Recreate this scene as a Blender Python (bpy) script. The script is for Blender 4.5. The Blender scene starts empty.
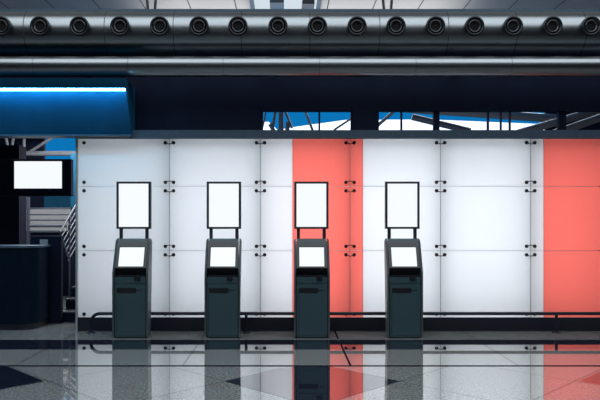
import bpy, bmesh, math, random
from mathutils import Vector, Matrix
random.seed(7)
PI = math.pi
sc = bpy.context.scene
COL = sc.collection

# ------------------------------------------------------------------ camera, sky, lights, exposure
F, HX, HY, CAMD, CAMZ = 640.0, 285.0, 222.0, 8.79, 1.6       # focal length in px, vanishing point, distance to kiosk fronts, eye height
cam_d = bpy.data.cameras.new('camera'); cam = bpy.data.objects.new('camera', cam_d); COL.objects.link(cam)
cam.location = (0, -CAMD, CAMZ); cam.rotation_euler = (PI/2, 0, 0)
cam_d.sensor_width = 36; cam_d.lens = F/600*36
cam_d.shift_x = (300-HX)/600; cam_d.shift_y = (HY-200)/600
cam_d.clip_start = 0.05; cam_d.clip_end = 300
sc.camera = cam

w = bpy.data.worlds.new('sky'); sc.world = w; w.use_nodes = True
bg = w.node_tree.nodes['Background']
bg.inputs['Color'].default_value = (0.004, 0.20, 0.55, 1); bg.inputs['Strength'].default_value = 0.85

def area(name, loc, rot, sx, sy, power, color=(1, 1, 1)):
    l = bpy.data.lights.new(name, 'AREA'); l.shape = 'RECTANGLE'; l.size = sx; l.size_y = sy
    l.energy = power; l.color = color
    o = bpy.data.objects.new(name, l); COL.objects.link(o); o.location = loc; o.rotation_euler = rot
    return o
area('hall_ceiling_light', (0.5, -3.6, 7.9), (0, 0, 0), 15, 5.8, 720, (0.90, 0.97, 1.0))
area('added_ceiling_uplight', (0.3, 1.5, 4.6), (PI, 0, 0), 5.0, 0.8, 26, (1.0, 0.98, 0.95))  # unseen uplight added to brighten the middle of the ceiling
area('landing_fill_light', (-4.0, 3.0, 3.3), (math.radians(35), 0, 0), 2.0, 0.4, 110, (0.95, 0.97, 1.0))  # unseen light added behind the soffit to brighten the landing wall
area('apron_daylight', (3, 20, 14), (math.radians(-20), 0, 0), 30, 10, 9000, (1, 1, 1))

sc.view_settings.view_transform = 'Standard'; sc.view_settings.look = 'None'
sc.view_settings.gamma = 1; sc.view_settings.exposure = 0.0; sc.view_settings.use_curve_mapping = False

def P(px, py, d):                                            # a point of the place seen at that pixel of the photo, at distance d
    return Vector(((px-HX)*d/F, d-CAMD, CAMZ-(py-HY)*d/F))
def X(px, d): return (px-HX)*d/F
def Z(py, d): return CAMZ-(py-HY)*d/F

# ------------------------------------------------------------------ materials
def nodes(name):
    m = bpy.data.materials.new(name); m.use_nodes = True
    nt = m.node_tree; return m, nt, nt.nodes, nt.links
def mat(name, col, rough=0.5, metal=0.0, var=0.12, scale=40.0, spec=0.5, bump=0.0, stretch=None):
    m, nt, N, L = nodes(name); b = N['Principled BSDF']
    b.inputs['Roughness'].default_value = rough; b.inputs['Metallic'].default_value = metal
    b.inputs['Specular IOR Level'].default_value = spec
    tc = N.new('ShaderNodeTexCoord'); n = N.new('ShaderNodeTexNoise'); n.inputs['Scale'].default_value = scale
    n.inputs['Detail'].default_value = 3
    if stretch:
        mp = N.new('ShaderNodeMapping'); mp.inputs['Scale'].default_value = stretch
        L.new(tc.outputs['Object'], mp.inputs['Vector']); L.new(mp.outputs['Vector'], n.inputs['Vector'])
    else: L.new(tc.outputs['Object'], n.inputs['Vector'])
    r = N.new('ShaderNodeValToRGB')
    r.color_ramp.elements[0].position = 0.3; r.color_ramp.elements[1].position = 0.7
    r.color_ramp.elements[0].color = (*[c*(1-var) for c in col], 1); r.color_ramp.elements[1].color = (*[min(1, c*(1+var)) for c in col], 1)
    L.new(n.outputs['Fac'], r.inputs['Fac']); L.new(r.outputs['Color'], b.inputs['Base Color'])
    if bump:
        bp = N.new('ShaderNodeBump'); bp.inputs['Strength'].default_value = bump; bp.inputs['Distance'].default_value = 0.002
        L.new(n.outputs['Fac'], bp.inputs['Height']); L.new(bp.outputs['Normal'], b.inputs['Normal'])
    return m
def glow(name, col, strength):
    m, nt, N, L = nodes(name); b = N['Principled BSDF']
    b.inputs['Base Color'].default_value = (0.02, 0.02, 0.02, 1); b.inputs['Roughness'].default_value = 0.3
    b.inputs['Emission Color'].default_value = (*col, 1); b.inputs['Emission Strength'].default_value = strength
    return m
def frosted(name, col, trans, dif):
    m, nt, N, L = nodes(name); N.remove(N['Principled BSDF']); out = N['Material Output']
    t = N.new('ShaderNodeBsdfTranslucent'); t.inputs['Color'].default_value = (*[c*trans for c in col], 1)
    d = N.new('ShaderNodeBsdfDiffuse'); d.inputs['Color'].default_value = (*[c*dif for c in col], 1)
    a = N.new('ShaderNodeAddShader'); L.new(t.outputs[0], a.inputs[0]); L.new(d.outputs[0], a.inputs[1])
    g = N.new('ShaderNodeBsdfGlossy'); g.inputs['Roughness'].default_value = 0.06
    f = N.new('ShaderNodeFresnel'); f.inputs['IOR'].default_value = 1.5
    x = N.new('ShaderNodeMixShader'); L.new(f.outputs[0], x.inputs[0]); L.new(a.outputs[0], x.inputs[1]); L.new(g.outputs[0], x.inputs[2])
    L.new(x.outputs[0], out.inputs['Surface']); return m
def clear(name, col=(1, 1, 1)):
    m, nt, N, L = nodes(name); N.remove(N['Principled BSDF'])
    t = N.new('ShaderNodeBsdfTransparent'); t.inputs['Color'].default_value = (*col, 1)
    L.new(t.outputs[0], N['Material Output'].inputs['Surface']); return m

M = {
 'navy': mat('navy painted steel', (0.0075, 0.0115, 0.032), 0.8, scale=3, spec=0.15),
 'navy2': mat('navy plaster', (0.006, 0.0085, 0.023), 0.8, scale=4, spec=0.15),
 'ledge': mat('slate grey painted steel', (0.045, 0.078, 0.118), 0.45, scale=25),
 'duct': mat('brushed aluminium sheet', (0.235, 0.255, 0.275), 0.30, 1.0, 0.05, 6, stretch=(0.5, 8, 8)),
 'seam': mat('dark duct seam', (0.03, 0.035, 0.045), 0.6),
 'flange': mat('blue grey steel flange', (0.035, 0.075, 0.12), 0.45),
 'nozzle': mat('dark anodised aluminium', (0.035, 0.038, 0.045), 0.33, 0.6),
 'nozzle_rim': mat('grey anodised aluminium', (0.10, 0.105, 0.115), 0.3, 0.8),
 'nozzle_core': mat('black nozzle throat', (0.006, 0.007, 0.010), 0.7, spec=0.2),
 'kiosk': mat('dark teal grey powder coat', (0.033, 0.073, 0.091), 0.42, var=0.06, scale=80),
 'kiosk_side': mat('slate powder coat', (0.055, 0.078, 0.088), 0.4, var=0.06, scale=80),
 'kiosk_head_lightened': mat('powder coat lightened for light on the slope', (0.085, 0.095, 0.100), 0.4, var=0.06, scale=80),  # head colour lightened to carry the light falling on its slope
 'black': mat('black plastic', (0.006, 0.007, 0.012), 0.4, scale=50),
 'sign': mat('charcoal sign frame', (0.02, 0.032, 0.042), 0.4, scale=60),
 'alu': mat('pale aluminium trim', (0.33, 0.36, 0.37), 0.4, 0.3),
 'steel': mat('brushed stainless steel', (0.5, 0.54, 0.58), 0.3, 0.9),
 'rail_steel': mat('dull steel bar', (0.12, 0.13, 0.15), 0.45, 0.3),
 'plinth': mat('black speckled granite', (0.012, 0.014, 0.026), 0.35, var=0.7, scale=60),
 'rail': mat('dark painted tube', (0.012, 0.016, 0.028), 0.3, 0.2),
 'bolt': mat('black bolt cap', (0.012, 0.012, 0.016), 0.35, 0.3),
 'bluebox': mat('blue painted soffit', (0.004, 0.082, 0.175), 0.6, scale=3, spec=0.2),
 'ceil': mat('grey metal ceiling panel', (0.30, 0.31, 0.33), 0.5, var=0.05, scale=2),
 'white': mat('white plaster', (0.82, 0.82, 0.84), 0.6, var=0.03),
 'truss': mat('pale grey painted steel tube', (0.12, 0.125, 0.14), 0.5, var=0.08, scale=8),
 'truss_dark': mat('dark grey painted steel', (0.05, 0.06, 0.08), 0.5),
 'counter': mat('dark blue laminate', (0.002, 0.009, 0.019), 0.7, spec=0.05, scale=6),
 'step': mat('dark stone step', (0.05, 0.055, 0.065), 0.4, var=0.3, scale=60),
 'grey_wall': mat('light grey wall', (0.33, 0.33, 0.34), 0.6, var=0.04, scale=3),
 'blueglass': mat('blue tinted glass', (0.01, 0.06, 0.11), 0.15, 0.0, scale=2),
 'apron': mat('white membrane roof', (0.85, 0.87, 0.9), 0.6, var=0.03, scale=0.4),
 'screen': glow('white screen', (0.93, 0.97, 1.0), 1.0),
 'led': glow('blue white light line', (0.10, 0.60, 1.0), 58),
 'daylight': glow('white skylight', (0.86, 0.96, 1.0), 0.72),
 'white_glass': frosted('white frosted backlit glass', (0.90, 0.935, 0.98), 0.52, 0.52),
 'red_glass': frosted('coral red frosted backlit glass', (0.86, 0.165, 0.135), 0.72, 0.60),
 'clear': clear('clear rear face of glass'),
 'edge': mat('greenish glass edge', (0.25, 0.3, 0.29), 0.3),
}

def granite():
    m, nt, N, L = nodes('polished granite floor'); N.remove(N['Principled BSDF']); out = N['Material Output']
    tc = N.new('ShaderNodeTexCoord'); sx = N.new('ShaderNodeSeparateXYZ'); L.new(tc.outputs['Object'], sx.inputs[0])
    def mth(op, a, b=None, c=None):
        n = N.new('ShaderNodeMath'); n.operation = op
        for i, v in enumerate((a, b, c)):
            if v is None: continue
            if isinstance(v, (int, float)): n.inputs[i].default_value = v
            else: L.new(v, n.inputs[i])
        return n.outputs[0]
    x, y = sx.outputs[0], sx.outputs[1]
    CX, CY, PER, HALF = 0.271, -2.36, 3.56, 0.88
    dx = mth('SUBTRACT', x, CX); dy = mth('SUBTRACT', y, CY)
    # distance to the nearest inlay centre along x (every 3.56 m), rows every 3.56 m
    def fold(v, p): return mth('ABSOLUTE', mth('SUBTRACT', mth('FLOORED_MODULO', mth('ADD', v, p/2), p), p/2))
    dia = mth('LESS_THAN', mth('ADD', fold(dx, PER), fold(dy, PER)), HALF)
    front = mth('LESS_THAN', y, -1.675)
    dia = mth('MULTIPLY', dia, front)
    def band(a, b): return mth('MULTIPLY', mth('GREATER_THAN', y, a), mth('LESS_THAN', y, b))
    dark = mth('MAXIMUM', dia, band(-0.76, -0.10))
    lw = 0.010
    u = mth('ADD', dx, dy); v = mth('SUBTRACT', dx, dy)
    ju = mth('LESS_THAN', fold(mth('ADD', u, HALF), HALF*2), lw); jv = mth('LESS_THAN', fold(mth('ADD', v, HALF), HALF*2), lw)
    jx = mth('LESS_THAN', fold(mth('SUBTRACT', x, 0.73), 1.87), 0.012)
    jt = mth('MAXIMUM', mth('MULTIPLY', mth('MAXIMUM', ju, jv), front), mth('MULTIPLY', jx, mth('SUBTRACT', 1.0, front)))
    deep = mth('MAXIMUM', band(-1.71, -1.64), mth('MULTIPLY', mth('SUBTRACT', 1.0, front), mth('LESS_THAN', mth('ABSOLUTE', mth('SUBTRACT', x, 0.73)), 0.013)))
    n1 = N.new('ShaderNodeTexNoise'); n1.inputs['Scale'].default_value = 38; n1.inputs['Detail'].default_value = 5; n1.inputs['Roughness'].default_value = 0.75
    L.new(tc.outputs['Object'], n1.inputs['Vector'])
    r = N.new('ShaderNodeValToRGB'); e = r.color_ramp.elements
    e[0].position = 0.30; e[0].color = (0.09, 0.105, 0.11, 1); e[1].position = 0.72; e[1].color = (0.53, 0.54, 0.53, 1)
    L.new(n1.outputs['Fac'], r.inputs['Fac'])
    r2 = N.new('ShaderNodeValToRGB'); e = r2.color_ramp.elements
    e[0].position = 0.3; e[0].color = (0.006, 0.008, 0.02, 1); e[1].position = 0.8; e[1].color = (0.022, 0.027, 0.05, 1)
    L.new(n1.outputs['Fac'], r2.inputs['Fac'])
    def mix(f, a, b):
        q = N.new('ShaderNodeMix'); q.data_type = 'RGBA'; L.new(f, q.inputs['Factor'])
        for s, vv in ((6, a), (7, b)):
            if isinstance(vv, tuple): q.inputs[s].default_value = vv
            else: L.new(vv, q.inputs[s])
        return q.outputs[2]
    c = mix(dark, r.outputs['Color'], r2.outputs['Color'])
    c = mix(mth('MULTIPLY', jt, 0.8), c, (0.02, 0.022, 0.025, 1))
    c = mix(deep, c, (0.012, 0.013, 0.02, 1))
    c = mix(band(-0.10, -0.075), c, (0.30, 0.30, 0.32, 1))
    d = N.new('ShaderNodeBsdfDiffuse'); L.new(c, d.inputs['Color'])
    g = N.new('ShaderNodeBsdfGlossy'); g.inputs['Roughness'].default_value = 0.035
    g.inputs['Color'].default_value = (0.97, 0.98, 0.96, 1)
    fac = mth('MULTIPLY', mth('SUBTRACT', 1.0, mth('MULTIPLY', jt, 0.35)), mth('SUBTRACT', 1.0, mth('MULTIPLY', deep, 0.95)))
    fr = N.new('ShaderNodeLayerWeight'); fr.inputs['Blend'].default_value = 0.5
    fac = mth('MULTIPLY', fac, mth('ADD', 0.035, mth('MULTIPLY', 0.965, mth('POWER', fr.outputs['Facing'], 2.45))))
    s = N.new('ShaderNodeMixShader'); L.new(fac, s.inputs[0]); L.new(d.outputs[0], s.inputs[1]); L.new(g.outputs[0], s.inputs[2])
    L.new(s.outputs[0], out.inputs['Surface']); return m
M['floor'] = granite()

def ceiling_mat():
    m = mat('grey ceiling panels with dark joints', (0.42, 0.42, 0.42), 0.6, var=0.05, scale=2)
    nt = m.node_tree; N = nt.nodes; L = nt.links; b = N['Principled BSDF']
    tc = N.new('ShaderNodeTexCoord'); sx = N.new('ShaderNodeSeparateXYZ'); L.new(tc.outputs['Object'], sx.inputs[0])
    a = N.new('ShaderNodeMath'); a.operation = 'FLOORED_MODULO'; a.inputs[1].default_value = 0.735
    s = N.new('ShaderNodeMath'); s.operation = 'ADD'; s.inputs[1].default_value = 0.06; L.new(sx.outputs[0], s.inputs[0]); L.new(s.outputs[0], a.inputs[0])
    c = N.new('ShaderNodeMath'); c.operation = 'LESS_THAN'; c.inputs[1].default_value = 0.018; L.new(a.outputs[0], c.inputs[0])
    old = b.inputs['Base Color'].links[0].from_socket
    q = N.new('ShaderNodeMix'); q.data_type = 'RGBA'; L.new(c.outputs[0], q.inputs['Factor']); L.new(old, q.inputs[6]); q.inputs[7].default_value = (0.02, 0.02, 0.025, 1)
    L.new(q.outputs[2], b.inputs['Base Color']); return m
M['ceil_panels'] = ceiling_mat()

# ------------------------------------------------------------------ mesh helpers
class B:
    def __init__(s): s.bm = bmesh.new()
    def box(s, x0, x1, y0, y1, z0, z1, bev=0.0, mi=0):
        r = bmesh.ops.create_cube(s.bm, size=1)
        for v in r['verts']: v.co = Vector(((x0+x1)/2+v.co.x*(x1-x0), (y0+y1)/2+v.co.y*(y1-y0), (z0+z1)/2+v.co.z*(z1-z0)))
        fs = set(f for v in r['verts'] for f in v.link_faces)
        for f in fs: f.material_index = mi
        if bev:
            es = list(set(e for v in r['verts'] for e in v.link_edges))
            bmesh.ops.bevel(s.bm, geom=es, offset=bev, segments=2, affect='EDGES', profile=0.6)
        return s
    def prism(s, pts, x0, x1):                                # (y,z) outline along x
        a = [s.bm.verts.new((x0, p[0], p[1])) for p in pts]; b = [s.bm.verts.new((x1, p[0], p[1])) for p in pts]
        s.bm.faces.new(a); s.bm.faces.new(list(reversed(b)))
        for i in range(len(pts)): s.bm.faces.new((a[i-1], a[i], b[i], b[i-1]))
        return s
    def loft(s, sections):
        rings = [[s.bm.verts.new(p) for p in sec] for sec in sections]
        s.bm.faces.new(rings[0]); s.bm.faces.new(list(reversed(rings[-1])))
        for a, b in zip(rings, rings[1:]):
            for i in range(len(a)): s.bm.faces.new((a[i-1], a[i], b[i], b[i-1]))
        return s
    def lathe(s, prof, o, axis, seg=28, smooth=True):         # (radius, height along axis)
        o = Vector(o); ax = Vector(axis).normalized(); q = ax.to_track_quat('Z', 'Y')
        rings = []
        for r, h in prof:
            rings.append([s.bm.verts.new(o+q @ Vector((r*math.cos(2*PI*k/seg), r*math.sin(2*PI*k/seg), h))) for k in range(seg)])
        for a, b in zip(rings, rings[1:]):
            for i in range(seg): s.bm.faces.new((a[i-1], a[i], b[i], b[i-1])).smooth = smooth
        for r in (rings[0], rings[-1]): s.bm.faces.new([s.bm.verts.new(v.co) for v in r])
        return s
    def cyl(s, a, b, r, seg=20):
        a = Vector(a); b = Vector(b); return s.lathe([(r, 0), (r, (b-a).length)], a, b-a, seg)
    def tube(s, pts, r, seg=12):                              # smooth tube along points
        pts = [Vector(p) for p in pts]; rings = []; up = None
        for i, p in enumerate(pts):
            t = ((pts[min(i+1, len(pts)-1)]-pts[max(i-1, 0)])).normalized()
            n = (Vector((0, 1, 0)) if up is None else up); n = (n-t*n.dot(t))
            if n.length < 1e-4: n = t.orthogonal()
            n.normalize(); up = n; bn = t.cross(n)
            rings.append([s.bm.verts.new(p+n*r*math.cos(2*PI*k/seg)+bn*r*math.sin(2*PI*k/seg)) for k in range(seg)])
        for a, b in zip(rings, rings[1:]):
            for i in range(seg): s.bm.faces.new((a[i-1], a[i], b[i], b[i-1])).smooth = True
        for r in (rings[0], rings[-1]): s.bm.faces.new([s.bm.verts.new(v.co) for v in r])
        return s
    def mesh(s, name, *mats):
        bmesh.ops.recalc_face_normals(s.bm, faces=s.bm.faces[:])
        me = bpy.data.meshes.new(name); s.bm.to_mesh(me); s.bm.free()
        for m in mats: me.materials.append(M[m])
        return me
    def obj(s, name, mats, parent=None, loc=None):
        o = bpy.data.objects.new(name, s.mesh(name, *(mats if isinstance(mats, (list, tuple)) else (mats,))))
        COL.objects.link(o)
        if parent: o.parent = parent
        if loc: o.location = loc
        return o
def tag(o, label, cat, group=None, kind=None):
    o['label'] = label; o['category'] = cat
    if group: o['group'] = group
    if kind: o['kind'] = kind
    return o
def empty(name, loc, label, cat, group=None):
    o = bpy.data.objects.new(name, None); COL.objects.link(o); o.location = loc; o.empty_display_size = 0.1
    return tag(o, label, cat, group)
def structure(o): o['kind'] = 'structure'; return o
def dup(root, loc, label):
    r = root.copy(); COL.objects.link(r); r.location = loc; r['label'] = label
    for ch in root.children:
        c = ch.copy(); COL.objects.link(c); c.parent = r
        for g in ch.children:
            d = g.copy(); COL.objects.link(d); d.parent = c
    return r

# ------------------------------------------------------------------ the setting
GY = 0.60                                                     # front face of the glass wall
GD = CAMD+GY
WX0, WX1 = X(78, GD), 4.925
ZB, Z1, Z2, ZT = Z(317.4, GD), Z(250.5, GD), Z(186.5, GD), Z(139, GD)
structure(B().box(-9, 9, -12, 6.5, -0.1, 0).obj('floor', 'floor'))
structure(B().box(-9.2, -9, -12, 6.5, 0, 8.0).obj('wall_left', 'navy2'))
structure(B().box(9, 9.2, -12, 6.5, 0, 8.0).obj('wall_right', 'navy2'))
structure(B().box(-9, 9, -12.2, -12, 0, 8.0).obj('wall_front', 'navy2'))
structure(B().box(-8.5, 8.5, -12.0, -11.98, 4.75, 4.95).obj('added_glow_strip', 'daylight'))  # unseen glowing strip, added for the thin bright reflection along the duct
SK0, SK1 = X(252, 10.0), X(319, 10.0)
structure(B().box(-9.2, 9.2, -12.2, 0.9, 8.0, 8.15).box(-9.2, 9.2, 0.75, 0.9, 5.05, 8.0).box(-9.2, SK0, 0.9, 4.6, 5.05, 5.2).box(SK1, 9.2, 0.9, 4.6, 5.05, 5.2).box(SK0, SK1, 2.6, 4.6, 5.05, 5.2).obj('ceiling', 'ceil_panels'))
structure(B().box(SK0, SK1, 0.9, 2.6, 5.12, 5.14).obj('window_3', 'daylight'))
sk = structure(B().box(SK0-0.03, SK0+0.03, 0.9, 2.6, 4.98, 5.06).box(SK1-0.03, SK1+0.03, 0.9, 2.6, 4.98, 5.06).obj('trim_1', 'ledge'))

# wall behind the glass, closed light box
structure(B().box(WX0, 5.4, 1.3, 1.4, 0, ZT).obj('wall_back', 'white'))
structure(B().box(WX0, WX1+0.1, GY, 1.3, 0, ZB).obj('baseboard_back', 'plinth'))
structure(B().box(WX0-0.03, WX0-0.002, GY-0.02, 1.4, 0, ZT+0.03).obj('trim_2', 'alu'))
structure(B().box(WX1+0.004, 5.4, GY-0.02, 1.3, 0, ZT).obj('trim_3', 'navy2'))
structure(B().box(WX0-0.03, -2.27, GY-0.03, 0.72, ZT, ZT+0.045).obj('trim_4', 'alu'))
# ledge beam over the glass and fascia with its clerestory openings
Z130 = Z(130, CAMD+0.5)
structure(B().box(-2.25, 7, 0.5, 1.3, ZT, Z130).obj('trim_5', 'ledge'))
structure(B().box(WX0-0.03, -2.25, 0.72, 1.3, ZT, Z130).obj('trim_6', 'ledge'))
FD = CAMD+0.7
ZW = Z(112.3, CAMD+0.80)
fas = B()
o1a, o1b, o2a = X(261, FD), X(353, FD), X(379, FD)
fas.box(-6.5, o1a, 0.7, 0.80, Z130, ZW).box(o1b, o2a, 0.7, 0.80, Z130, ZW).box(-6.5, 7, 0.7, 0.80, ZW, 4.1)
structure(fas.obj('wall_fascia', 'navy'))
structure(B().box(X(127, FD), X(133.5, FD), 0.64, 0.70, Z130, 3.62).obj('trim_7', 'navy2'))

def clerestory(name, x0, x1, bars):
    f = B()
    for px, wd in bars: f.box(X(px, FD)-wd/2, X(px, FD)+wd/2, 0.72, 0.79, Z130, ZW)
    f.box(x0, x1, 0.72, 0.79, Z130-0.01, Z130+0.012)
    return structure(f.obj(name, 'navy'))
clerestory('window_1', o1a, o1b, [(262, 0.03), (319.5, 0.025), (352, 0.03)])
clerestory('window_2', o2a, 7, [(402, 0.022), (437, 0.085), (489, 0.018), (502, 0.012), (511, 0.012), (563, 0.11)])

# ------------------------------------------------------------------ backlit glass wall
jx = [WX0, X(169.5, GD), X(260.5, GD), X(350, GD), X(440.5, GD), X(530.5, GD), WX1]
jz = [ZB, Z1, Z2, ZT]
RED0, RED1, RED2 = X(292.5, GD), X(363, GD), X(543.5, GD)
g = 0.004
def glass(x0, x1, z0, z1, red, name, parent=None):
    b = B(); T = 0.012
    b.box(x0, x1, GY, GY+T, z0, z1)
    for f in b.bm.faces:
        n = f.normal
        f.normal_update()
        f.material_index = 0 if f.normal.y < -0.5 else (1 if f.normal.y > 0.5 else 2)
    return b.obj(name, ['red_glass' if red else 'white_glass', 'clear', 'edge'], parent)
rowname = ['bottom', 'middle', 'top']
colname = ['behind the kiosk nearest the stairs', 'behind the second kiosk from the stairs', 'behind the third kiosk from the stairs',
           'behind the kiosk farthest from the stairs', 'between the last kiosk and the coral sheets', 'past the last plain white column']
for c in range(6):
    for r in range(3):
        x0, x1, z0, z1 = jx[c]+g, jx[c+1]-g, jz[r]+g/2, jz[r+1]-g/2
        if c == 2: look = 'white and coral'
        elif c == 3: look = 'white coral-edged'
        elif c == 5: look = 'coral white-edged'
        else: look = 'white'
        root = None
        if c in (0, 1, 4): root = glass(x0, x1, z0, z1, False, 'glass_sheet')
        elif c == 2:
            root = glass(x0, RED0, z0, z1, False, 'glass_sheet'); s = glass(RED0, x1, z0, z1, True, 'red_section', root); s['label'] = 'coral red right part of the panel'
        elif c == 3:
            root = glass(RED1, x1, z0, z1, False, 'glass_sheet'); s = glass(x0, RED1, z0, z1, True, 'red_section', root); s['label'] = 'coral red left strip of the panel'
        else:
            root = glass(x0, RED2, z0, z1, False, 'glass_sheet'); s = glass(RED2, x1, z0, z1, True, 'red_section', root); s['label'] = 'coral red right part of the panel'
        tag(root, '%s frosted glass sheet, %s row, %s' % (look, rowname[r], colname[c]), 'glass', 'backlit glass sheets of the wall')
# fins behind the joints and the lamps of the light box
for i, x in enumerate(jx[1:6]):
    structure(B().box(x-0.010, x+0.010, GY+0.02, GY+0.22, ZB, ZT).obj('trim_%d' % (8+i), 'alu'))
for c in range(6):
    xm = (jx[c]+jx[c+1])/2
    area('light_box_lamp', (xm, 1.22, (ZB+ZT)/2-0.05), (-PI/2, 0, 0), 1.25, 2.5, [10.5, 13.8, 17.5, 18, 15.8, 14.5][c], (0.97, 0.98, 1.0))

# black point fittings at the corners of the panels
def bolt(): return B().lathe([(0.026, 0), (0.026, 0.012), (0.020, 0.02), (0.008, 0.023)], (0, 0, 0), (0, -1, 0), 16).mesh('bolt', 'bolt')
BM = bolt()
def knuckle_mesh():
    b = B(); b.tube([(-0.06, -0.012, 0), (-0.035, -0.012, -0.013), (0, -0.012, -0.019), (0.035, -0.012, -0.013), (0.06, -0.012, 0)], 0.0062, 8)
    return b.mesh('link', 'bolt')
KM = knuckle_mesh()
place = ['left edge of the glass wall', 'joint between first and second kiosks', 'joint between second and third kiosks',
         'joint inside the coral band', 'joint past the last kiosk', 'joint beside the large coral sheets']
for c in range(6):
    for r in range(4):
        sides = (1,) if c == 0 else (-1, 1)
        zz = {0: [0.05], 3: [-0.055]}.get(r, [-0.062, 0.062])
        n = len(sides)*len(zz)
        word = {1: 'one-bolt', 2: 'two-bolt', 4: 'four-bolt'}[n]
        ring = ['lowest, by the rail', 'second from bottom', 'second from top', 'topmost'][r]
        x = jx[c]+(0.03 if c == 0 else 0)
        e = empty('glass_fitting', (x, GY, jz[r]), 'black %s fitting, %s, %s' % (word, ring, place[c]), 'fitting', 'black point fittings of the glass wall')
        for dz in zz:
            for sgn in sides:
                o = bpy.data.objects.new('bolt', BM); COL.objects.link(o); o.parent = e; o.location = (sgn*0.06, 0, dz)
            if n > 1 and len(sides) == 2:
                o = bpy.data.objects.new('link', KM); COL.objects.link(o); o.parent = e; o.location = (0, 0, dz); o.scale = (1, 1, 1 if dz < 0 else -1)

# ------------------------------------------------------------------ bumper rail
RY, RZ, RR = 0.44, Z(313.5, CAMD+0.44), 0.024
rl = empty('bumper_rail', (0, RY, 0), 'dark tubular floor rail running low along the glass wall', 'rail')
x0 = X(91, CAMD+RY)
b = B(); pts = [(x0, 0, 0.0), (x0, 0, RZ-0.13)]
for k in range(1, 9):
    a = PI-k/8*PI/2; pts.append((x0+0.13+0.13*math.cos(a), 0, RZ-0.13+0.13*math.sin(a)))
pts.append((6.0, 0, RZ)); b.tube(pts, RR, 14).obj('tube', 'rail', rl)
for k in range(4):
    xx = x0+2.237*(k+(0 if k else 0))
    if k: B().cyl((xx, 0, 0), (xx, 0, RZ), RR*0.9, 14).obj('post', 'rail', rl)
    B().lathe([(0.06, 0), (0.06, 0.008), (0.03, 0.014)], (xx, 0, 0), (0, 0, 1), 20).obj('foot_plate', 'rail', rl)

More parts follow.
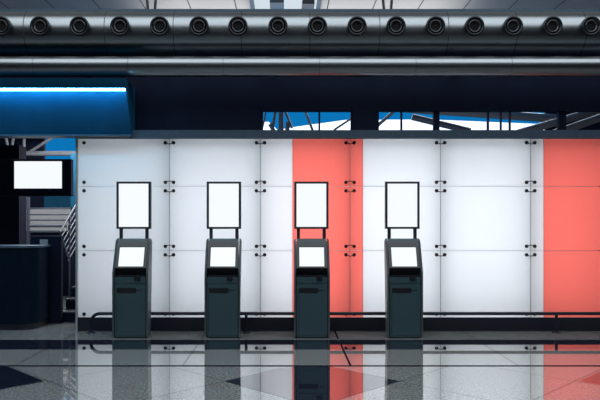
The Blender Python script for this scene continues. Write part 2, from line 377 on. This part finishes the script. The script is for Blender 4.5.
# ------------------------------------------------------------------ self check-in kiosks
def make_kiosk():
    t = empty('kiosk', (0, 0, 0), 'x', 'kiosk', 'self service kiosks along the glass wall')
    W = 0.247
    out = [(0.0, 0.018), (0.0, 0.905), (0.010, 0.938), (0.163, 1.335), (0.180, 1.362), (0.205, 1.372), (0.262, 1.372), (0.285, 1.355), (0.34, 0.95), (0.34, 0.018)]
    def low(p, d): return (p[0]-(0.012 if d and p[1] > 1.3 and p[0] < 0.19 else 0)*0, p[1]-d if p[1] > 1.3 else p[1])
    for sgn, nm in ((-1, 'side_panel'), (1, 'side_panel')):
        secs = []
        for x, d, ins in ((W, 0.038, 0.006), (W-0.006, 0.018, 0.0), (W-0.018, 0.004, 0.0), (W-0.026, 0.0, 0.0)):
            secs.append([(sgn*(x-(0.09*p[0] if p[1] < 0.96 else 0)), p[0]+(ins if p[0] < 0.2 else -ins), p[1]-d if p[1] > 1.3 else p[1]) for p in out])
        B().loft(secs).obj(nm, 'kiosk_side', t)
    nin = W-0.045
    q = 0.010
    body = [(q, 0.018), (q, 0.846), (0.11, 0.860), (0.11, 0.968), (0.031, 0.968), (0.170, 1.328), (0.186, 1.358), (0.206, 1.367), (0.260, 1.367), (0.275, 1.35), (0.330, 0.95), (0.330, 0.018)]
    B().prism(body, -nin, nin).obj('body', 'kiosk', t)
    B().box(-W+0.045, W-0.045, 0.02, 0.33, 0, 0.018).obj('base', 'black', t)
    # black document tray in the recess under the screen
    tr = B().box(-0.212, 0.212, 0.095, 0.108, 0.862, 0.966).box(-0.212, 0.212, 0.03, 0.1, 0.955, 0.967).prism([(0.004, 0.850), (0.006, 0.866), (0.10, 0.874), (0.10, 0.862)], -0.20, 0.20).obj('document_tray', 'black', t)
    # drawer face with reader, printer door with slot
    B().box(-0.212, 0.212, 0.002, 0.012, 0.755, 0.842, 0.003).obj('drawer_face', 'kiosk', t)
    cr = B().box(0.060, 0.142, -0.012, 0.006, 0.796, 0.850, 0.004).obj('card_reader', 'black', t)
    B().box(0.078, 0.124, -0.0135, -0.0115, 0.830, 0.836).obj('card_slot', 'nozzle_rim', cr)
    d = B().box(-0.212, 0.212, 0.002, 0.012, 0.045, 0.742, 0.003).obj('front_door', 'kiosk', t)
    B().box(-0.192, -0.186, 0.0005, 0.004, 0.06, 0.61).obj('door_seam', 'black', d)
    B().prism([(-0.012, 0.690), (0.003, 0.695), (0.003, 0.625), (-0.003, 0.632)], -0.180, 0.082).obj('ticket_slot', 'black', d)
    B().box(0.082, 0.165, -0.001, 0.004, 0.658, 0.668).obj('receipt_slit', 'black', d)
    B().cyl((0.185, 0.004, 0.40), (0.185, -0.003, 0.40), 0.009, 12).obj('lock', 'nozzle_rim', d)
    # sloping head: bezel frame and screen
    o = Vector((0, 0.031, 0.968)); u = (Vector((0, 0.170, 1.328))-o); Ln = u.length; u.normalize(); n = Vector((0, -u.z, u.y))
    def slab(x0, x1, s0, s1, h0, h1, b):
        vs = []
        for h in (h0, h1):
            for xx, s in ((x0, s0), (x1, s0), (x1, s1), (x0, s1)): vs.append(b.bm.verts.new(o+Vector((xx, 0, 0))+u*s+n*h))
        for f in ((0, 1, 2, 3), (7, 6, 5, 4), (0, 4, 5, 1), (1, 5, 6, 2), (2, 6, 7, 3), (3, 7, 4, 0)): b.bm.faces.new([vs[i] for i in f])
    s0, s1, hw = 0.012, 0.305, 0.180
    b = B(); e = 0.214
    slab(-e, -hw, -0.004, Ln, -0.002, 0.010, b); slab(hw, e, -0.004, Ln, -0.002, 0.010, b); slab(-hw, hw, s1, Ln, -0.002, 0.010, b); slab(-hw, hw, -0.004, s0, -0.002, 0.010, b)
    bz = b.obj('bezel', 'kiosk_head_lightened', t)
    b = B(); slab(-hw, hw, s0, s1, -0.001, 0.003, b); rim = b.obj('screen_rim', 'black', t)
    b = B(); slab(-hw+0.008, hw-0.008, s0+0.008, s1-0.008, 0.0025, 0.005, b); b.obj('screen', 'screen', rim)
    # lit sign on two posts
    SY = 0.235
    for sx in (-0.182, 0.182): B().box(sx-0.023, sx+0.023, SY-0.012, SY+0.022, 1.35, 1.515, 0.004).obj('sign_post', 'sign', t)
    hx, zb, zt, fw = 0.241, 1.503, 2.168, 0.032
    b = B()
    b.box(-hx, -hx+fw, SY-0.03, SY+0.03, zb, zt).box(hx-fw, hx, SY-0.03, SY+0.03, zb, zt).box(-hx+fw, hx-fw, SY-0.03, SY+0.03, zt-fw*0.9, zt).box(-hx+fw, hx-fw, SY-0.03, SY+0.03, zb, zb+fw*0.9)
    b.box(-hx+fw, hx-fw, SY+0.012, SY+0.03, zb+fw*0.9, zt-fw*0.9)
    sg = b.obj('sign', 'sign', t)
    B().box(-hx+fw, hx-fw, SY-0.022, SY+0.012, zb+fw*0.9, zt-fw*0.9).obj('sign_screen', 'screen', sg)
    return t
k0 = make_kiosk()
klab = ['dark teal kiosk with lit sign, leftmost, closest to the stairs',
        'dark teal kiosk with lit sign in front of plain white glass, second from left',
        'dark teal kiosk with lit sign in front of the coral red band',
        'dark teal kiosk with lit sign, rightmost, just right of the coral band']
for i, px in enumerate((130.0, 222.4, 312.0, 405.2)):
    loc = (X(px, CAMD), 0, 0)
    if i == 0: k0.location = loc; k0['label'] = klab[0]
    else: dup(k0, loc, klab[i])

# ------------------------------------------------------------------ ventilation ducts
BY, BZ, BR = 0.72, 4.385, 0.345
bd = empty('jet_duct', (0, BY, BZ-BR), 'large metal air duct with a row of round dark nozzles, under the ceiling', 'duct')
for k, (xa, xb) in enumerate([(-7, X(173, CAMD+BY-BR)), (X(173, CAMD+BY-BR), X(310, CAMD+BY-BR)), (X(310, CAMD+BY-BR), X(380, CAMD+BY-BR)), (X(380, CAMD+BY-BR), 7)]):
    B().lathe([(BR, 0.001), (BR, xb-xa-0.001)], (xa, 0, BR), (1, 0, 0), 72).obj('duct_section', 'duct', bd)
for px in (23, 104, 173, 241, 310, 380, 449, 518, 587):
    xx = X(px, CAMD+BY-BR); B().lathe([(BR+0.0025, 0), (BR+0.0025, 0.010)], (xx-0.005, 0, BR), (1, 0, 0), 72).obj('seam_band', 'seam', bd)
b = B().box(-7, 7, -0.2, 0.2, 2*BR-0.09, 2*BR-0.03)
b.obj('flange', 'flange', bd)
NPX = [1.5, 40, 79.5, 120, 159.7, 199, 238, 278, 317.5, 357, 396, 435.5, 474.5, 513, 552.5, 591, 630]
nm_ = B().lathe([(0.118, 0), (0.134, 0.03), (0.139, 0.075), (0.134, 0.098), (0.122, 0.104), (0.110, 0.098), (0.100, 0.055), (0.088, 0.045)], (0, 0, 0), (0, -1, 0), 36).mesh('nozzle', 'nozzle')
rm_ = B().lathe([(0.088, 0.03), (0.090, 0.085), (0.082, 0.092), (0.072, 0.088), (0.062, 0.05)], (0, 0, 0), (0, -1, 0), 32).mesh('nozzle_ring', 'nozzle_rim')
cm_ = B().lathe([(0.075, 0.02), (0.066, 0.055), (0.050, 0.062), (0.030, 0.056), (0.012, 0.06)], (0, 0, 0), (0, -1, 0), 28).mesh('nozzle_core', 'nozzle_core')
for px in NPX:
    o = bpy.data.objects.new('nozzle', nm_); COL.objects.link(o); o.parent = bd; o.location = (X(px, CAMD+BY-BR-0.05), -BR+0.02, BR+0.01); o.rotation_euler = (math.radians(4), 0, 0)
    for nme, me in (('nozzle_ring', rm_), ('nozzle_core', cm_)):
        c = bpy.data.objects.new(nme, me); COL.objects.link(c); c.parent = o
for a, b_ in ((148, 155), (384, 391)):
    for px, lean in ((a, -0.03), (b_, 0.02)):
        xx = X(px, CAMD+BY)
        B().tube([(xx, 0, 2*BR+0.02), (xx+lean, 0, 5.06-(BZ-BR))], 0.02, 10).obj('hanger', 'black', bd)

LY, LZ, LR = 0.21, 3.785, 0.142
ld = empty('round_duct', (0, LY, LZ-LR), 'slim plain metal tube duct running below the large nozzled duct', 'duct')
jl = [-66, 32, 127.5, 223, 319.7, 416.3, 512.5, 609]
for pa, pb in zip(jl, jl[1:]):
    xa, xb = X(pa, CAMD+LY-LR), X(pb, CAMD+LY-LR)
    if pa == jl[0]: xa = -7
    if pb == jl[-1]: xb = 7
    B().lathe([(LR, 0.003), (LR, xb-xa-0.003)], (xa, 0, LR), (1, 0, 0), 56).obj('duct_section', 'duct', ld)
    if pa != jl[0]: B().lathe([(LR-0.003, 0), (LR-0.003, 0.012)], (xa-0.006, 0, LR), (1, 0, 0), 40).obj('seam_band', 'seam', ld)
for xx in (-5.5, -2.9, -0.2, 2.5, 5.2):
    B().box(xx-0.02, xx+0.02, 0.10, 0.677-LY, LR-0.03, LR+0.03).obj('bracket', 'navy', ld)

# ------------------------------------------------------------------ blue soffit with light line, upper left
sof = [(0.05, 3.585), (0.46, 2.862), (0.675, 2.862), (0.675, 3.585)]
s = B()
a = [(-8.9, p[0], p[1]) for p in sof]; c = [(X(125.5, CAMD+0.1), sof[0][0], sof[0][1]), (X(131.5, CAMD+0.46), sof[1][0], sof[1][1]), (X(131.5, CAMD+0.46), sof[2][0], sof[2][1]), (X(125.5, CAMD+0.1), sof[3][0], sof[3][1])]
so = s.loft([a, c]).obj('soffit', 'bluebox'); tag(so, 'blue sloping soffit box glowing under a light line, upper left', 'soffit')
B().box(-8.9, X(131.5, CAMD+0.46), 0.43, 0.675, 2.838, 2.863).obj('bottom_trim', 'ledge', so)
xe = X(125, CAMD+0.03)
ls = B().box(-8.9, xe, 0.025, 0.049, 3.413, 3.438).obj('light_strip', 'led', so); ls['label'] = 'thin bright blue-white light line'
B().prism([(0.014, 3.442), (0.15, 3.442), (0.15, 3.450), (0.014, 3.450)], -8.9, xe).obj('added_light_hood', 'ledge', so)  # lip added to block the upward light of the strip
for xx in (-6.5, -5.1, -3.78, -2.6): B().box(xx-0.012, xx+0.012, 0.047, 0.15, 3.418, 3.434).obj('bracket', 'steel', ls)

# ------------------------------------------------------------------ dark corner at the left: counter, pillar, display, stairs
D = 9.45
ct = empty('counter', (X(16, D), D-CAMD, 0), 'dark blue service counter with rounded corner, lower left edge', 'counter')
def rrect(x0, x1, y0, y1, r):                                   # outline with its front right corner rounded
    p = [(x0, y0)]
    for k in range(9):
        a = -PI/2+k/8*PI/2; p.append((x1-r+r*math.cos(a), y0+r+r*math.sin(a)))
    return p+[(x1, y1), (x0, y1)]
def slabz(pts, z0, z1): return B().loft([[(p[0], p[1], z0) for p in pts], [(p[0], p[1], z1) for p in pts]])
cw = X(35, D)-X(16, D); zt = Z(246, D)
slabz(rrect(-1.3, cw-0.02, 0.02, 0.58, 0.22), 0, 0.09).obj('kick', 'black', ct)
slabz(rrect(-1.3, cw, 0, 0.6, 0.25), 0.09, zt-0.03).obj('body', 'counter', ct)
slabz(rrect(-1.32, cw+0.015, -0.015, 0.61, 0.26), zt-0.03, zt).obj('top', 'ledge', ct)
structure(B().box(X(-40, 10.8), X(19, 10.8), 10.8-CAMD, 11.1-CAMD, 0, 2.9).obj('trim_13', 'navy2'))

D = 10.3
ds = empty('display_board', (X(38, D), D-CAMD, Z(196, D)), 'white lit screen on a dark board above the stair railing', 'screen')
zb, zt = Z(196, D)-Z(196, D), Z(159, D)-Z(196, D)
B().box(X(-30, D)-X(38, D), X(71, D)-X(38, D), 0, 0.12, zb, zt, 0.006).obj('board', 'navy2', ds)
fr = B().box(X(12.8, D)-X(38, D), X(65, D)-X(38, D), -0.03, 0, Z(191, D)-Z(196, D), Z(159.5, D)-Z(196, D), 0.004).obj('frame', 'navy', ds)
B().box(X(15.2, D)-X(38, D), X(62.5, D)-X(38, D), -0.036, -0.028, Z(188.5, D)-Z(196, D), Z(161.5, D)-Z(196, D)).obj('screen', 'screen', fr)

cb = empty('cabinet', (X(46, 10.1), 10.1-CAMD, 0), 'dark cabinet with two pale plates between counter and stairs', 'cabinet')
h = Z(236, 10.1)
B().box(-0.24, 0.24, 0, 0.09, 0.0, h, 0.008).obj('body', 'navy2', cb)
B().box(-0.095, 0.03, -0.008, 0.002, Z(246.5, 10.1), Z(239.5, 10.1), 0.002).obj('plate', 'grey_wall', cb)
so_ = B().box(-0.035, 0.055, -0.012, 0.002, Z(275, 10.1), Z(268.5, 10.1), 0.004).obj('socket', 'ledge', cb)
B().box(-0.012, 0.03, -0.016, -0.01, Z(273.5, 10.1), Z(270, 10.1)).obj('socket_face', 'grey_wall', so_)

# stairs going up away from the viewer
SX0, SX1 = -3.60, -2.2
st = empty('staircase', ((SX0+SX1)/2, 1.45, 0), 'dark stone stairs going up behind the left end of the glass wall', 'stairs')
for k in range(9):
    zz, yy = 0.17*(k+1), 0.28*k
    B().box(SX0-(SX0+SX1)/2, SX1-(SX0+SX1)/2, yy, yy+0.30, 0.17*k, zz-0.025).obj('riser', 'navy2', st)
    B().box(SX0-(SX0+SX1)/2, SX1-(SX0+SX1)/2, yy-0.02, yy+0.29, zz-0.025, zz, 0.004).obj('tread', 'step', st)
hr = empty('stair_railing', (SX0-0.05, 1.42, 0), 'sloping steel stair railing of parallel bars beside the glass wall', 'railing')
for k in range(7):
    ya = 0.17+0.065*k; za = 1.44+0.58*(ya-0.17)-0.12*k; ye = 2.4
    B().tube([(0, ya, za), (0, ye, za+(ye-ya)*0.58)], 0.009 if k else 0.016, 10).obj('bar' if k else 'handrail', 'rail_steel', hr)
B().tube([(0, 0.17, 1.44), (0, 0.17+0.45, 0.95)], 0.012, 8).obj('end_bar', 'rail_steel', hr)
for yy in (0.62, 1.5, 2.35):
    B().cyl((0, yy, 0.0), (0, yy, 1.34+yy*0.58), 0.018, 10).obj('post', 'truss_dark', hr)

# landing railing and pale wall behind it
D = 13.0
structure(B().box(X(17, 13.9), X(110, 13.9), 13.9-CAMD, 14.0-CAMD, Z(233, 13.9), Z(208, 13.9)).obj('wall_landing', 'grey_wall'))
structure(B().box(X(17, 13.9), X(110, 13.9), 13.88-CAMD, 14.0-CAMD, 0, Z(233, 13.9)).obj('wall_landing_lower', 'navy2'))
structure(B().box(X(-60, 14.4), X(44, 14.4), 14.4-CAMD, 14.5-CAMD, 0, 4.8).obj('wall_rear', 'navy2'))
structure(B().box(X(44, 14.2), X(110, 14.2), 14.2-CAMD, 14.25-CAMD, 0, Z(190, 14.2)).obj('window_5', 'blueglass'))
structure(B().box(X(546, 15.1), 9, 6.3, 6.4, 0, 4.9).obj('wall_rear_right', 'navy2'))
lr = empty('landing_railing', (X(48, D), D-CAMD, 0), 'dark horizontal bar railing in front of pale wall below the screen', 'railing')
zf = Z(235, D)
for y in (208.5, 214.5, 220, 226, 231): B().cyl((X(19, D)-X(48, D), 0, Z(y, D)), (X(91, D)-X(48, D), 0, Z(y, D)), 0.016 if y != 226 else 0.028, 10).obj('bar', 'truss_dark', lr)
for px in (20, 24.8, 28.3): B().box(X(px, D)-X(48, D)-0.022, X(px, D)-X(48, D)+0.022, -0.03, 0.03, 0, Z(197, D)).obj('post', 'truss_dark', lr)
bl = B().box(X(19, D)-X(48, D), X(91, D)-X(48, D), 0.04, 0.05, Z(240, D), Z(232, D)).obj('landing_edge', 'navy', lr)
structure(B().box(X(70.5, 12.7), X(92, 12.7), 3.92, 3.96, 0, 1.9).obj('wall_stair', 'navy2'))
gp = B().box(X(70.5, 12.7), X(92, 12.7), 3.92, 3.96, 1.9, Z(153, 12.7)).obj('glass_screen', 'blueglass'); tag(gp, 'narrow blue glass screen between the display board and glass wall', 'glass')

# ------------------------------------------------------------------ roof steel and white roof outside
def trussrod(name, pts, r, m, label, cat='roof beam', group=None):
    o = B().tube(pts, r, 14).obj(name, m); tag(o, label, cat, group); return o
D = 13.4
tr = empty('roof_truss', (0, D-CAMD, 3.4), 'grey tube roof truss seen above the display board', 'truss')
zz = -3.4
def tp(px, py, d=D): v = P(px, py, d); return (v.x, v.y-(D-CAMD), v.z-3.4)
B().tube([tp(-60, 153.5), tp(78, 153.5)], 0.05, 12).obj('chord', 'truss', tr)
B().tube([tp(-60, 136), tp(82, 136)], 0.04, 12).obj('chord', 'truss', tr)
for a, b_ in (((5, 134), (9, 153)), ((14, 134), (11, 153)), ((24, 134), (24, 153)), ((55, 136), (28, 153)), ((-14, 134), (-4, 153))):
    B().tube([tp(*a), tp(*b_)], 0.03, 10).obj('web_bar', 'truss', tr)
trussrod('roof_tube', [P(412, 117, 15), P(470, 131, 15)], 0.075, 'truss_dark', 'dark roof beam sloping down right in the right clerestory', group='roof beams through the clerestory')
trussrod('roof_tube', [P(400, 108, 14.9), P(560, 119, 14.9)], 0.10, 'truss', 'thin grey roof tube sloping gently in the right clerestory', group='roof beams through the clerestory')
trussrod('roof_tube', [P(515, 134, 14), P(612, 106, 14)], 0.085, 'truss', 'thick pale roof tube rising right, nearer the middle', group='roof beams through the clerestory')
trussrod('roof_tube', [P(553, 134, 13.6), P(640, 104, 13.6)], 0.085, 'truss', 'thick pale roof tube rising right, at the far right edge', group='roof beams through the clerestory')
trussrod('roof_tube', [P(370, 132, 15.2), P(398, 108, 15.2)], 0.04, 'truss', 'pale roof strut at the left end of the right clerestory', group='roof beams through the clerestory')
trussrod('roof_tube', [P(304, 108, 15.2), P(314, 134, 15.2)], 0.03, 'truss', 'slim tan grey strut in the middle clerestory', group='roof beams through the clerestory')
trussrod('roof_tube', [P(334, 130, 15.2), P(355, 116, 15.2)], 0.025, 'truss_dark', 'short dark strut at the right of the middle clerestory', group='roof beams through the clerestory')
mt = empty('mast', P(279, 134, 15.1), 'cluster of dark struts and cables left in the middle clerestory', 'mast')
def mp_(px, py): return P(px, py, 15.1)-P(279, 134, 15.1)
for a, b_, r in (((279, 130), (279, 328), 0.05), ((276, 108), (272, 132), 0.035), ((281, 108), (281, 133), 0.06), ((284, 108), (292, 128), 0.03), ((270, 124), (275, 133), 0.05), ((288, 122), (287, 133), 0.05), ((267, 108), (262, 130), 0.02)):
    B().tube([mp_(*a), mp_(*b_)], r, 8).obj('strut', 'truss_dark', mt)
cp = B().loft([[(x, 26, 3.9), (x, 40, 3.9), (x, 40, t+0.1), (x, 26, t)] for x, t in ((-6, 6.2), (-1.6, 7.0), (-0.9, 7.05), (-0.4, 6.6), (0.4, 6.75), (3.3, 7.15), (8, 7.17), (14.5, 6.9), (26, 6.8))]).obj('canopy', 'apron'); tag(cp, 'white roof outside against the blue sky, seen through the clerestory', 'roof')
rt = empty('ceiling_truss', P(570, 8, 11.2), 'dark thin lattice truss under the ceiling at the top right', 'truss')
def cp_(px, py): return P(px, py, 11.2)-P(570, 8, 11.2)
B().tube([cp_(540, -1), cp_(640, 12)], 0.03, 8).obj('chord', 'truss_dark', rt)
B().tube([cp_(540, -14), cp_(640, -6)], 0.03, 8).obj('chord', 'truss_dark', rt)
for k in range(5): B().tube([cp_(548+k*16, -12+k), cp_(556+k*16, 2+2*k)], 0.016, 8).obj('web_bar', 'truss_dark', rt); B().tube([cp_(564+k*16, -12+k), cp_(556+k*16, 2+2*k)], 0.016, 8).obj('web_bar', 'truss_dark', rt)
sl = B().box(X(270, 10.1), X(284, 10.1), 1.1, 1.5, 4.99, 5.06, 0.006).obj('ceiling_lamp', 'ledge'); tag(sl, 'grey lamp box in the bright skylight, left one', 'lamp', 'lamp boxes in the skylight')
sl = B().box(X(302, 10.1), X(314, 10.1), 1.1, 1.9, 4.97, 5.06, 0.006).obj('ceiling_lamp', 'truss_dark'); tag(sl, 'dark lamp box in the bright skylight, right one', 'lamp', 'lamp boxes in the skylight')
